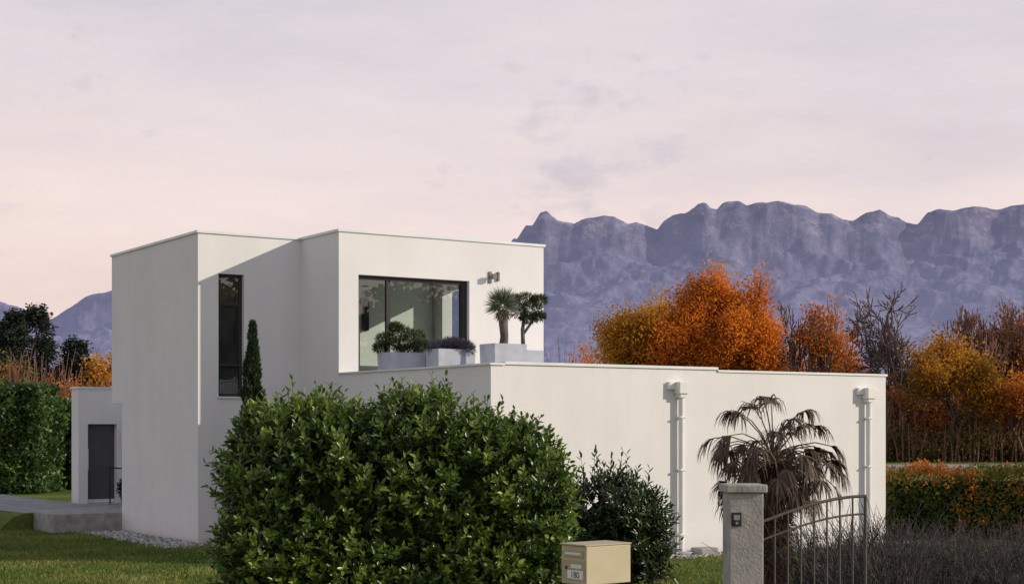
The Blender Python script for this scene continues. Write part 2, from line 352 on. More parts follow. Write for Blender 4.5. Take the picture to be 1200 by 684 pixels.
# ------------------------------------------------------------------ grass
M_grass = foliage('grass', [(0, (.06, .105, .02)), (.5, (.15, .205, .042)), (.85, (.28, .28, .085)), (1, (.36, .30, .14))], .7, .35, .2)
def grass(name, x0, x1, y0, y1, n, h):
    x = R.uniform(x0, x1, n); y = y0 + (y1 - y0) * R.random(n) ** 1.3
    u, v = to_local(x, y)
    ok = ~((u > -.9) & (v > -.9) & (u < 2.2)) & ~((u > 1.3) & (v > -7.5) & (u < 11.5)) & ~((u > -1.5) & (v > 4.2))
    x, y = x[ok], y[ok]; n = len(x)
    cl = np.array([mnoise.noise(Vector((a * .7, b_ * .7, 0))) for a, b_ in zip(x, y)])
    P = np.stack([x, y, np.zeros(n)], -1)
    T = norm(np.stack([R.normal(0, .45, n), R.normal(0, .45, n), np.ones(n)], -1))
    V, F, k = leafmesh(P, T, rdir(n), R.uniform(.5, 1.3, n) * h * (1 + .6 * cl), .012 + R.random(n) * .012, 4)
    mk(name, V, F, M_grass, var=np.repeat(np.clip(.45 + .6 * cl + R.normal(0, .2, n), 0, 1), k))
grass('lawn_grass', -13, -2.0, 21, 33, 75000, .06)
grass('lawn_grass', 1.0, 9.5, 20, 30, 45000, .06)

# ------------------------------------------------------------------ sprig based shrubs
def superell(c, r, n, p=2.6):
    d = rdir(n)
    k = (np.abs(d) ** p).sum(1) ** (-1 / p)
    d2 = d * k[:, None]
    P = np.array(c) + d2 * np.array(r)
    N = norm(np.sign(d2) * np.abs(d2) ** (p - 1) / np.array(r))
    return P, N

def shrub(name, lumps, M, leafL, leafW, mat, coremat, per=9, stem=.22, up=.7, p=2.6, jit=.10, core=.86, zmin=.05, seed=1, shoots=0, bumpy=.22):
    global R
    R = np.random.default_rng(seed)
    E = empty(name)
    area = np.array([l[3] * l[5] + l[3] * l[4] for l in lumps]); area = area / area.sum()
    PP, NN = [], []
    for l, a in zip(lumps, area):
        P, N = superell(l[:3], l[3:], int(M * a * 2.2), p)
        keep = (P[:, 2] > zmin) & (P[:, 1] < l[1] + l[4] * .55)
        for q in lumps:
            if q is l: continue
            e = (np.abs((P - np.array(q[:3])) / np.array(q[3:])) ** p).sum(1)
            keep &= e > .9
        PP.append(P[keep]); NN.append(N[keep])
    P = np.concatenate(PP); N = np.concatenate(NN)
    nn = np.array([mnoise.noise(Vector(q) * 2.3) * .6 + mnoise.noise(Vector(q) * 6) * .4 for q in P])
    P = P + N * (nn[:, None] * bumpy + R.normal(0, jit, (len(P), 1)) * .6) - N * stem * .5
    D = norm(N * .75 + np.array([0, 0, up]) + R.normal(0, .35, P.shape))
    ln = stem * R.uniform(.7, 1.3, len(P))
    if shoots:
        top = np.where(N[:, 2] > .5)[0]; s_ = R.choice(top, min(shoots, len(top)), replace=False)
        ln[s_] *= R.uniform(1.2, 1.7, len(s_)); D[s_] = norm(D[s_] * .4 + np.array([0, 0, 1.]))
    n = len(P)
    t = np.tile(np.linspace(.15, 1, per), (n, 1)) + R.normal(0, .03, (n, per))
    base = P[:, None, :] + D[:, None, :] * (ln[:, None] * t)[..., None]
    ref = rdir(n); S = norm(np.cross(D, ref)); U = np.cross(D, S)
    ang = np.arange(per)[None, :] * 2.4 + R.random((n, 1)) * 6.28 + R.normal(0, .25, (n, per))
    rad = np.cos(ang)[..., None] * S[:, None] + np.sin(ang)[..., None] * U[:, None]
    T = norm(rad * (1.1 - .6 * t[..., None]) + D[:, None] * .75 + R.normal(0, .15, (n, per, 3)))
    Nn = norm(D[:, None] * 1.0 - rad * .7 + R.normal(0, .2, (n, per, 3)))
    LL = leafL * (1.05 - .35 * t) * R.uniform(.75, 1.2, (n, per))
    V, F, k = leafmesh(base.reshape(-1, 3), T.reshape(-1, 3), Nn.reshape(-1, 3), LL.ravel(), LL.ravel() * leafW, 6, .12, .12)
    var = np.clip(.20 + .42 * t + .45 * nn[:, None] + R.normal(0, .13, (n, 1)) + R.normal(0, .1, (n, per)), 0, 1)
    mk('leaves', V, F, mat, E, var=np.repeat(var.ravel(), k))
    st = np.stack([P, P + D * ln[:, None] * .5, P + D * ln[:, None]], 1)
    V, F = tubes(st, np.tile([.005, .004, .002], (n, 1)), 3)
    mk('stems', V, F, M_bark, E)
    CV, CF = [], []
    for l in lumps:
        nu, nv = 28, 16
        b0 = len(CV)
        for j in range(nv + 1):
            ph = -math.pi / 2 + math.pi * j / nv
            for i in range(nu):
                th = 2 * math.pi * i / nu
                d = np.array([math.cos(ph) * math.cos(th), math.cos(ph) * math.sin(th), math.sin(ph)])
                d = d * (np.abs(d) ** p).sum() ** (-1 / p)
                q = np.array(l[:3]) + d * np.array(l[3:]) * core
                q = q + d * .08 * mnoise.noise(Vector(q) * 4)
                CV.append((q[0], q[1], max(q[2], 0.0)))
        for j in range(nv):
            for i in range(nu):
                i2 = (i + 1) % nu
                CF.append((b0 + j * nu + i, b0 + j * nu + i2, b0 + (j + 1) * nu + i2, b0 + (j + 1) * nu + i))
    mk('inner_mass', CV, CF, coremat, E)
    return E

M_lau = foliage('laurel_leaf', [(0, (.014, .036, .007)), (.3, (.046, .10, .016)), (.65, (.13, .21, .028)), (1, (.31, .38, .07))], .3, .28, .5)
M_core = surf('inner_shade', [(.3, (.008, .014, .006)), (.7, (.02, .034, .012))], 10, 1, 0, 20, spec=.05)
lumps = [(-2.27, 16.0, .95, .60, .8, 1.28), (-1.90, 15.9, 1.0, .66, .9, 1.24), (-1.38, 16.0, 1.0, .48, .76, 1.12), (-1.0, 16.0, 1.1, .52, .9, 1.28), (-.52, 16.0, 1.0, .60, .85, 1.17),
         (-.05, 16.0, .95, .52, .8, 1.13), (.1, 16.1, .7, .40, .8, 1.15), (-2.25, 15.8, .5, .60, .8, .9)]
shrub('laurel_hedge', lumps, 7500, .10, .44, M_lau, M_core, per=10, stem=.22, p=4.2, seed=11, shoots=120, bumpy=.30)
M_lau2 = foliage('dark_shrub_leaf', [(0, (.010, .024, .008)), (.5, (.035, .065, .018)), (1, (.10, .15, .04))], .35, .15, .5)
shrub('cherry_laurel_shrub', [(1.2, 20.2, .75, .55, .5, .72), (1.62, 20.1, .7, .40, .5, .58), (.95, 20.2, .6, .45, .5, .62)], 650, .13, .30, M_lau2, M_core, per=11, stem=.30, p=2.1, seed=4, core=.66, shoots=20, up=.9)

# ------------------------------------------------------------------ clipped hedges
def box_hedge(name, x0, x1, y0, y1, z1, n, L, mat, rz=0.0, loc=(0, 0, 0), seed=3, amp=.18):
    global R
    R = np.random.default_rng(seed)
    E = empty(name, loc, rz)
    A = [(x1 - x0) * z1, (x1 - x0) * (y1 - y0), (y1 - y0) * z1, (y1 - y0) * z1]
    ch = R.choice(4, n, p=np.array(A) / sum(A))
    x = R.uniform(x0, x1, n); y = R.uniform(y0, y1, n); z = R.uniform(0, z1, n)
    N = np.zeros((n, 3))
    y[ch == 0] = y0; N[ch == 0] = (0, -1, 0); z[ch == 1] = z1; N[ch == 1] = (0, 0, 1); x[ch == 2] = x0; N[ch == 2] = (-1, 0, 0); x[ch == 3] = x1; N[ch == 3] = (1, 0, 0)
    P = np.stack([x, y, z], -1)
    nn = np.array([mnoise.noise(Vector(q) * 1.3) * .6 + mnoise.noise(Vector(q) * 4) * .5 for q in P])
    P = P + N * (nn[:, None] * amp + R.normal(0, .06, (n, 1)))
    T = norm(N * .5 + np.array([0, 0, .4]) + R.normal(0, .6, (n, 3)))
    V, F, k = leafmesh(P, T, norm(N + R.normal(0, .5, (n, 3))), R.uniform(.7, 1.3, n) * L, L * .5, 4)
    cl = np.array([mnoise.noise(Vector(q) * .9 + Vector((5, 2, 1))) for q in P])
    mk('leaves', V, F, mat, E, var=np.repeat(np.clip(.45 + .45 * nn + .55 * cl + R.normal(0, .15, n), 0, 1), k))
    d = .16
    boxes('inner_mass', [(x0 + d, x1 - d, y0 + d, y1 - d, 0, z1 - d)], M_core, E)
    return E
M_hed = foliage('hedge_leaf', [(0, (.02, .045, .012)), (.5, (.055, .11, .025)), (1, (.13, .20, .05))], .45, .25, .4)
box_hedge('garden_hedge', -20, -15.6, 51, 53.5, 3.5, 18000, .16, M_hed, seed=5, amp=.35)
box_hedge('garden_hedge', -16.6, -11, 54.5, 56.5, 2.95, 14000, .16, M_hed, seed=6, amp=.35)
M_aut = foliage('autumn_hedge_leaf', [(0, (.05, .07, .014)), (.36, (.13, .15, .028)), (.52, (.24, .17, .035)), (.72, (.46, .14, .035)), (1, (.62, .20, .045))], .6, .4, .2)
box_hedge('autumn_hedge', 0, 12, 0, 1.6, 1.27, 30000, .085, M_aut, rz=math.radians(-6), loc=(7.35, 30.4, 0), seed=8, amp=.28)

# ------------------------------------------------------------------ trees
def gen_branches(seed, levels, kids, ratio, spread, upb, trunkL=1.0, r0=.09, wig=.12):
    rg = random.Random(seed)
    polys, rads, tips = [], [], []
    def grow(p, d, L, r, lev):
        pts = [p.copy()]; dd = d.copy()
        for i in range(3):
            dd = (dd + Vector((rg.gauss(0, wig), rg.gauss(0, wig), rg.gauss(0, wig) + upb))).normalized()
            pts.append(pts[-1] + dd * L / 3)
        r1 = r * .62
        polys.append([tuple(q) for q in pts]); rads.append([r + (r1 - r) * k / 3 for k in range(4)])
        if lev >= levels - 2 and lev > 1: tips.append((tuple(pts[-1]), tuple(pts[2]), lev))
        if lev == levels: return
        nk = kids[lev]
        for k in range(nk):
            t = 1 if k == 0 else rg.uniform(.35 if lev else .45, 1)
            f = t * 3; i = min(int(f), 2); q = pts[i].lerp(pts[i + 1], f - i)
            ax = dd.cross(Vector((rg.gauss(0, 1), rg.gauss(0, 1), rg.gauss(0, 1)))).normalized()
            an = math.radians(rg.uniform(*spread)) * (.5 if k == 0 else 1)
            nd = Quaternion(ax, an) @ dd
            grow(q, nd, L * ratio * rg.uniform(.75, 1.15), (r1 if k == 0 else r1 * rg.uniform(.55, .85)), lev + 1)
    grow(Vector((0, 0, 0)), Vector((rg.gauss(0, .04), rg.gauss(0, .04), 1)), trunkL, r0, 0)
    return np.array(polys), np.array(rads), tips

def tree(name, loc, h, w, leafmat=None, nleaf=0, leafL=.25, levels=4, kids=(5, 4, 4, 4, 3), ratio=.68, spread=(22, 50), upb=.05, seed=1, bark=None, sig=.45, r0=.05, wig=.12, minr=.012, vbias=.45):
    global R
    R = np.random.default_rng(seed + 100)
    P, Rr, tips = gen_branches(seed, levels, kids, ratio, spread, upb, r0=r0, wig=wig)
    mx_ = P.reshape(-1, 3).max(0); mn = P.reshape(-1, 3).min(0)
    sz = h * .97 / mx_[2]; sx = w / (mx_[0] - mn[0]); sy = w / (mx_[1] - mn[1])
    S = np.array([sx, sy, sz]); P = P * S; P[..., 0] -= (mx_[0] + mn[0]) / 2 * sx * np.clip(P[..., 2] / (h * .4), 0, 1)
    off = (mx_[0] + mn[0]) / 2 * sx
    E = empty(name, loc)
    V, F = tubes(P, np.maximum(Rr * h * .55, minr), 4)
    mk('trunk_and_limbs', V, F, bark or M_bark, E, smooth=True)
    if leafmat:
        tp = np.array([t[0] for t in tips]) * S; tp[:, 0] -= off * np.clip(tp[:, 2] / (h * .4), 0, 1)
        ci = R.integers(0, len(tp), nleaf)
        clump = R.normal(0, .13, len(tp))[ci]
        Q = tp[ci] + R.normal(0, sig, (nleaf, 3)) * np.array([1, 1, .8])
        V, F, k = leafmesh(Q, rdir(nleaf), rdir(nleaf), R.uniform(.6, 1.3, nleaf) * leafL, leafL * .7, 4)
        big = np.array([mnoise.noise(Vector(q) * .35) for q in Q])
        hz = (Q[:, 2] / h - .6) * .3
        mk('crown_leaves', V, F, leafmat, E, var=np.repeat(np.clip(vbias + clump + .55 * big + hz + R.normal(0, .12, nleaf), 0, 1), k))
    return E

M_or = foliage('maple_orange', [(0, (.24, .085, .02)), (.35, (.52, .17, .025)), (.65, (.78, .27, .03)), (1, (.88, .38, .05))], .6, .5, .1)
M_ye = foliage('maple_yellow', [(0, (.18, .10, .02)), (.35, (.44, .21, .025)), (.7, (.66, .32, .035)), (1, (.78, .44, .07))], .6, .5, .1)
M_ru = foliage('rust_brush', [(0, (.09, .048, .035)), (.4, (.22, .10, .05)), (.7, (.38, .15, .05)), (1, (.50, .22, .06))], .7, .4, .1)
M_ol = foliage('olive_brush', [(0, (.06, .055, .025)), (.4, (.14, .12, .04)), (.7, (.24, .17, .05)), (1, (.38, .21, .05))], .7, .4, .1)
fk = dict(levels=5, kids=(5, 4, 3, 3, 3), spread=(16, 42), upb=.07)
tree('maple_tree', (8.7, 101, 0), 11.2, 6.0, M_ye, 30000, .19, seed=3, sig=.48, vbias=.5, **fk)
tree('maple_tree', (10.9, 103, 0), 12.2, 5.2, M_or, 25000, .19, seed=5, sig=.48, vbias=.42, **fk)
tree('maple_tree', (13.3, 100, 0), 12.9, 5.2, M_or, 30000, .19, seed=8, sig=.48, vbias=.55, **fk)
tree('maple_tree', (15.7, 101, 0), 12.3, 4.6, M_or, 23000, .19, seed=12, sig=.48, vbias=.48, **fk)
tree('maple_tree', (20.6, 102, 0), 11.0, 3.4, M_or, 4200, .19, seed=14, sig=.36, vbias=.35, bark=M_bark2, **fk)
tree('maple_tree', (27.6, 98, 0), 8.4, 5.6, M_ye, 12000, .2, seed=17, sig=.42, vbias=.28, **fk)
tree('maple_tree', (32.4, 97, 0), 6.2, 5.5, M_or, 9000, .2, seed=21, sig=.42, vbias=.25, **fk)
tree('maple_tree', (33.8, 104, 0), 10.4, 4.6, M_ru, 6000, .2, seed=26, sig=.42, vbias=.4, **fk)
tree('maple_tree', (5.4, 118, 0), 8.4, 7, M_or, 9000, .24, seed=22, sig=.5, vbias=.3, **fk)
tree('maple_tree', (18.6, 112, 0), 8.6, 5, M_or, 7000, .24, seed=24, sig=.5, vbias=.2, **fk)
tree('maple_tree', (23.4, 110, 0), 7.4, 5, M_or, 7000, .24, seed=23, sig=.5, vbias=.2, **fk)
M_twig = surf('bare_twigs', [(.3, (.12, .09, .08)), (.7, (.20, .15, .14))], 6, .95, 0)
M_twr = surf('bare_twigs_red', [(.3, (.20, .11, .09)), (.7, (.30, .17, .13))], 6, .95, 0)
tree('bare_tree', (26.3, 103, 0), 12.3, 7.6, levels=5, kids=(4, 4, 4, 4, 4, 3), seed=31, bark=M_twig, minr=.032, wig=.18, r0=.06)
tree('bare_tree', (25.4, 104, 0), 11.2, 6.0, levels=5, kids=(4, 4, 4, 4, 4, 3), seed=32, bark=M_twig, minr=.028, wig=.18, r0=.05)
tree('bare_tree', (18.4, 104, 0), 11.0, 4.0, levels=5, kids=(4, 4, 4, 4, 3, 3), seed=33, bark=M_twig, minr=.026, wig=.18)
tree('bare_tree', (22.7, 108, 0), 9.6, 4.5, levels=5, kids=(4, 4, 4, 4, 3, 3), seed=35, bark=M_twr, minr=.026, wig=.18)
tree('bare_tree', (31.6, 104, 0), 10.6, 5.5, levels=5, kids=(4, 4, 4, 4, 4, 3), seed=37, bark=M_twr, minr=.032, wig=.18, spread=(15, 38), upb=.15)
tree('bare_tree', (34.6, 106, 0), 11.4, 6.0, levels=5, kids=(4, 4, 4, 4, 4, 3), seed=39, bark=M_twr, minr=.034, wig=.18, spread=(15, 38), upb=.15)

def brush(name, x0, x1, y0, y1, hfun, n_cl, per, L, mat, seed, twigs=0):
    global R
    R = np.random.default_rng(seed)
    E = empty(name)
    cx = R.uniform(x0, x1, n_cl); cy = R.uniform(y0, y1, n_cl); hh = np.array([hfun(a) for a in cx]) * R.uniform(.6, 1.05, n_cl)
    cz = hh * R.uniform(.1, .9, n_cl)
    rr = R.uniform(.6, 1.5, n_cl)
    ci = np.repeat(np.arange(n_cl), per); n = len(ci)
    d = rdir(n) * (R.random((n, 1)) ** .4)
    P = np.stack([cx[ci], cy[ci], cz[ci]], -1) + d * rr[ci][:, None] * np.array([1, 1, .9])
    P[:, 2] = np.abs(P[:, 2])
    V, F, k = leafmesh(P, rdir(n), rdir(n), R.uniform(.6, 1.3, n) * L, L * .6, 4)
    mk('foliage_mass', V, F, mat, E, var=np.repeat(np.clip(.42 + R.normal(0, .2, n_cl)[ci] + .25 * d[:, 2] + R.normal(0, .1, n), 0, 1), k))
    if twigs:
        tx = R.uniform(x0, x1, twigs); ty = R.uniform(y0, y1, twigs); th = np.array([hfun(a) for a in tx]) * R.uniform(.6, 1.15, twigs)
        a = R.normal(0, .13, (twigs, 2))
        st = np.stack([np.stack([tx + a[:, 0] * th * q ** 1.5, ty + a[:, 1] * th * q, th * q], -1) for q in (0, .35, .7, 1)], 1)
        V, F = tubes(st, np.tile([.05, .04, .025, .012], (twigs, 1)), 3)
        mk('bare_stems', V, F, M_twr, E)
    return E
brush('distant_tree_line', 4, 60, 128, 145, lambda x: 8.0 + 1.2 * math.sin(x * .5), 480, 70, .42, M_ru, 41, 900)
brush('distant_tree_line', -48, -20, 95, 110, lambda x: 6.2 + .8 * math.sin(x * .6), 260, 80, .34, M_ru, 42, 700)
brush('riverside_brush', 20, 44, 99, 108, lambda x: 5.2 + 1.0 * math.sin(x * .8), 330, 90, .26, M_ru, 43, 700)
brush('riverside_brush', 22, 46, 97, 100, lambda x: 2.6 + .8 * math.sin(x * .9), 200, 90, .2, M_ol, 44, 300)
brush('riverside_brush', 26, 44, 100, 104, lambda x: 5.0 + 1.4 * math.sin(x * 1.3 + 2), 110, 90, .24, M_or, 46, 200)
brush('riverside_brush', -36, -16, 66, 72, lambda x: 4.7 + .5 * math.sin(x * .8), 200, 100, .2, M_ru, 45, 400)
brush('riverside_brush', -36, -16, 72, 76, lambda x: 5.0 + .6 * math.sin(x * .9), 80, 100, .2, M_or, 47, 0)

M_con = foliage('conifer_needles', [(0, (.012, .018, .016)), (.6, (.030, .042, .030)), (1, (.06, .075, .045))], .7, .1, .2)
def conifer(name, loc, h, w, seed, n=11000, mat=None):
    global R
    R = np.random.default_rng(seed)
    E = empty(name, loc)
    V, F = tubes([[(0, 0, 0), (0, 0, h * .4), (0, 0, h * .8), (0, 0, h)]], [[.18, .12, .06, .02]], 6); mk('trunk', V, F, M_bark, E)
    nb = 90
    bz = np.sort(R.uniform(.08, .98, nb)) * h; ba = R.uniform(0, 6.28, nb); bl = w / 2 * (1 - (bz / h) ** 2.2) ** .8 * R.uniform(.45, 1.2, nb) + .12
    ci = R.integers(0, nb, n); t = R.random(n) ** .7
    r = bl[ci] * t; z = bz[ci] - .15 * r + R.normal(0, .10, n)
    P = np.stack([np.cos(ba[ci]) * r, np.sin(ba[ci]) * r, z], -1) + R.normal(0, .16, (n, 3))
    V, F, k = leafmesh(P, norm(np.stack([np.cos(ba[ci]), np.sin(ba[ci]), np.full(n, -.2)], -1) + R.normal(0, .5, (n, 3))), rdir(n), .26, .10, 4)
    mk('needles', V, F, mat or M_con, E, var=np.repeat(np.clip(.3 + .3 * t + R.normal(0, .2, n), 0, 1), k))
conifer('conifer_tree', (-28.9, 90, 0), 8.9, 4.2, 51)
conifer('conifer_tree', (-27.9, 91, 0), 9.3, 3.6, 52)
conifer('conifer_tree', (-30.6, 92, 0), 8.2, 4.4, 53)
conifer('conifer_tree', (-26.2, 93, 0), 7.5, 4.2, 54)
tree('maple_tree', (-23.6, 92, 0), 6.6, 3.0, M_ye, 6000, .2, levels=4, seed=55, sig=.3, vbias=.3)
tree('maple_tree', (-27.5, 84, 0), 6.0, 3.8, M_ol, 7000, .2, levels=4, seed=56, sig=.35)

tree('roadside_tree', (34, 4, 0), 9, 8, M_ol, 6000, .4, levels=4, seed=61, sig=.6)
tree('roadside_tree', (40, -6, 0), 10, 8, M_ol, 6000, .4, levels=4, seed=62, sig=.6)
tree('roadside_tree', (44, 5, 0), 10, 9, M_ol, 6000, .4, levels=4, seed=63, sig=.6)

# ------------------------------------------------------------------ cypress by the tower
def cypress(name, loc, h, w, seed):
    global R
    R = np.random.default_rng(seed)
    E = empty(name, loc)
    V, F = tubes([[(0, 0, 0), (0, 0, h * .4), (0, 0, h * .7), (0, 0, h * .95)]], [[.05, .04, .02, .006]], 6); mk('trunk', V, F, M_bark, E)
    n = 9000
    t = R.random(n) ** .8; z = t * h * .97 + .08
    prof = np.minimum(1, (1 - t) ** .8 * 1.7) * np.minimum(1, .5 + t * 2)
    a = R.uniform(0, 6.28, n)
    lump = 1 + .6 * np.array([mnoise.noise(Vector((math.cos(q) * 1.2, math.sin(q) * 1.2, s_ * 4.5))) for q, s_ in zip(a, z)]) * 1.6
    r = w / 2 * prof * lump * R.uniform(.35, 1, n) ** .5
    P = np.stack([np.cos(a) * r, np.sin(a) * r, z], -1)
    T = norm(np.stack([np.cos(a) * .3, np.sin(a) * .3, np.ones(n)], -1) + R.normal(0, .25, (n, 3)))
    V, F, k = leafmesh(P, T, rdir(n), .12, .025, 4)
    mk('foliage', V, F, foliage('cypress_leaf', [(0, (.010, .022, .010)), (.5, (.03, .055, .02)), (1, (.08, .12, .04))], .6, .15, .3), E, var=np.repeat(np.clip(R.normal(.45, .2, n), 0, 1), k))
cypress('italian_cypress', (-4.73, 28.3, 0), 4.1, .44, 71)

# ------------------------------------------------------------------ terrace planters and plants
def planter(u, v, w_, d, z1, hh=.8):
    p = HA + HU * u + HV * v
    E = empty('planter_box', (p[0], p[1], 2.75), HR)
    z = z1 - 2.75; t = .03; o = w_ / 2; q = d / 2; s_ = .93
    V = []
    for (a, b_, zz) in [(o * s_, q * s_, 0), (o, q, z), (o - t, q - t, z), (o - t, q - t, z - .06)]:
        V += [(-a, -b_, zz), (a, -b_, zz), (a, b_, zz), (-a, b_, zz)]
    F = [(3, 2, 1, 0), (12, 13, 14, 15)]
    for L_ in range(3):
        for i in range(4):
            j = (i + 1) % 4; F.append((L_ * 4 + i, L_ * 4 + j, L_ * 4 + 4 + j, L_ * 4 + 4 + i))
    mk('box', V, F[:1] + F[2:], M_plan, E)
    mk('soil', V[12:16], [(0, 1, 2, 3)], M_bark, E)
    return p
p1 = planter(2.80, -2.82, .72, .5, 3.55)
p2 = planter(3.42, -3.55, .78, .45, 3.60)
p3 = planter(3.65, -4.95, .66, .5, 3.64)
p4 = planter(4.42, -4.45, .55, .45, 3.57)

def needles_clumps(name, loc, clumps, n, L, Wd, mat, trunk):
    E = empty(name, loc)
    if trunk:
        V, F = tubes([t[0] for t in trunk], [t[1] for t in trunk], 7); mk('trunk', V, F, M_bark2, E, smooth=True)
    cs = np.array(clumps); ci = R.integers(0, len(cs), n)
    d = rdir(n) * (R.random((n, 1)) ** .35)
    P = cs[ci, :3] + d * cs[ci, 3:6]
    T = norm(d + np.array([0, 0, .5]) + R.normal(0, .4, (n, 3)))
    V, F, k = leafmesh(P, T, rdir(n), R.uniform(.7, 1.2, n) * L, Wd, 4)
    mk('needles', V, F, mat, E, var=np.repeat(np.clip(.35 + .4 * d[:, 2] + R.normal(0, .15, n), 0, 1), k))
    return E
R = np.random.default_rng(5)
M_pine = foliage('pine_needles', [(0, (.018, .035, .014)), (.5, (.06, .09, .03)), (1, (.15, .19, .06))], .6, .15, .3)
M_lav = foliage('lavender_leaf', [(0, (.06, .06, .075)), (.5, (.15, .15, .18)), (1, (.28, .26, .30))], .7, .1, .2)
needles_clumps('bonsai_pine', (p1[0], p1[1], 3.5), [(-.28, 0, .30, .18, .16, .10), (-.02, .05, .42, .22, .2, .12), (.22, 0, .36, .2, .18, .11), (.37, 0, .18, .15, .15, .09), (-.38, 0, .14, .13, .13, .08), (0, -.05, .22, .3, .2, .1), (-.1, 0, .52, .12, .12, .07), (.1, 0, .1, .25, .15, .08)], 5500, .07, .012, M_pine,
               [([(0, 0, -.1), (.05, 0, .05), (-.04, 0, .2), (0, .03, .4)], [.05, .045, .035, .02]), ([(0, 0, .08), (.12, 0, .15), (.2, 0, .22), (.3, 0, .3)], [.03, .025, .02, .01]), ([(0, 0, .1), (-.1, 0, .18), (-.2, 0, .22), (-.28, 0, .28)], [.03, .025, .02, .01])])
needles_clumps('lavender_plant', (p2[0], p2[1], 3.54), [(-.2, -.05, .07, .2, .2, .13), (.02, 0, .11, .22, .2, .15), (.22, .05, .07, .2, .2, .13)], 5000, .08, .012, M_lav, None)
needles_clumps('cloud_pine', (p4[0] + .0, p4[1], 3.5), [(-.12, 0, .78, .17, .17, .11), (.12, 0, .82, .2, .18, .12), (.02, 0, 1.0, .2, .18, .09), (.26, 0, .97, .14, .14, .08), (-.22, 0, .97, .12, .12, .07), (.08, 0, .64, .14, .14, .07), (.27, 0, .68, .1, .1, .06)], 5000, .08, .010, M_pine,
               [([(-.05, 0, -.1), (-.02, 0, .2), (-.03, 0, .45), (.02, 0, .8)], [.045, .04, .035, .02]), ([(-.03, 0, .35), (.08, 0, .5), (.15, 0, .62), (.22, 0, .75)], [.03, .025, .02, .01])])
E = empty('yucca_plant', (p3[0], p3[1], 3.58))
V, F = tubes([[(0, 0, -.05), (.02, 0, .2), (0, 0, .4), (-.01, 0, .66)]], [[.085, .075, .08, .09]], 10)
V = V + R.normal(0, .006, V.shape); mk('trunk', V, F, M_bark2, E)
n = 650; d = rdir(n); d[:, 2] = np.where(d[:, 2] < -.55, -d[:, 2], d[:, 2])
V, F, k = leafmesh(np.tile([-.01, 0, .74], (n, 1)) + d * .03, d, rdir(n), R.uniform(.24, .36, n), .014, 4, droop=.05)
mk('spiky_leaves', V, F, foliage('yucca_leaf', [(0, (.08, .11, .08)), (.6, (.22, .26, .18)), (1, (.38, .40, .28))], .5, .1, .4), E, var=np.repeat(R.random(n), k))
n = 220; d = norm(np.stack([R.normal(0, 1, n), R.normal(0, 1, n), R.uniform(-3.2, -1.2, n)], -1))
V, F, k = leafmesh(np.tile([-.01, 0, .68], (n, 1)) + d * .03, d, rdir(n), R.uniform(.14, .26, n), .02, 4)
mk('dead_leaves', V, F, foliage('yucca_dead', [(0, (.12, .09, .06)), (1, (.3, .24, .17))], .8, .1, .2), E, var=np.repeat(R.random(n), k))

pp = HA + HU * .95 + HV * 6.6
E = empty('potted_plant', (pp[0], pp[1], .4))
V, F = tubes([[(0, 0, 0), (0, 0, .12), (0, 0, .24), (0, 0, .3)]], [[.13, .17, .2, .2]], 16); mk('pot', V, F, M_dark, E, smooth=True)
n = 1500; d = rdir(n); V, F, k = leafmesh(np.array([0, 0, .42]) + d * R.random((n, 1)) * .24, d, rdir(n), .08, .03, 4); mk('leaves', V, F, M_con, E, var=np.repeat(R.random(n), k))

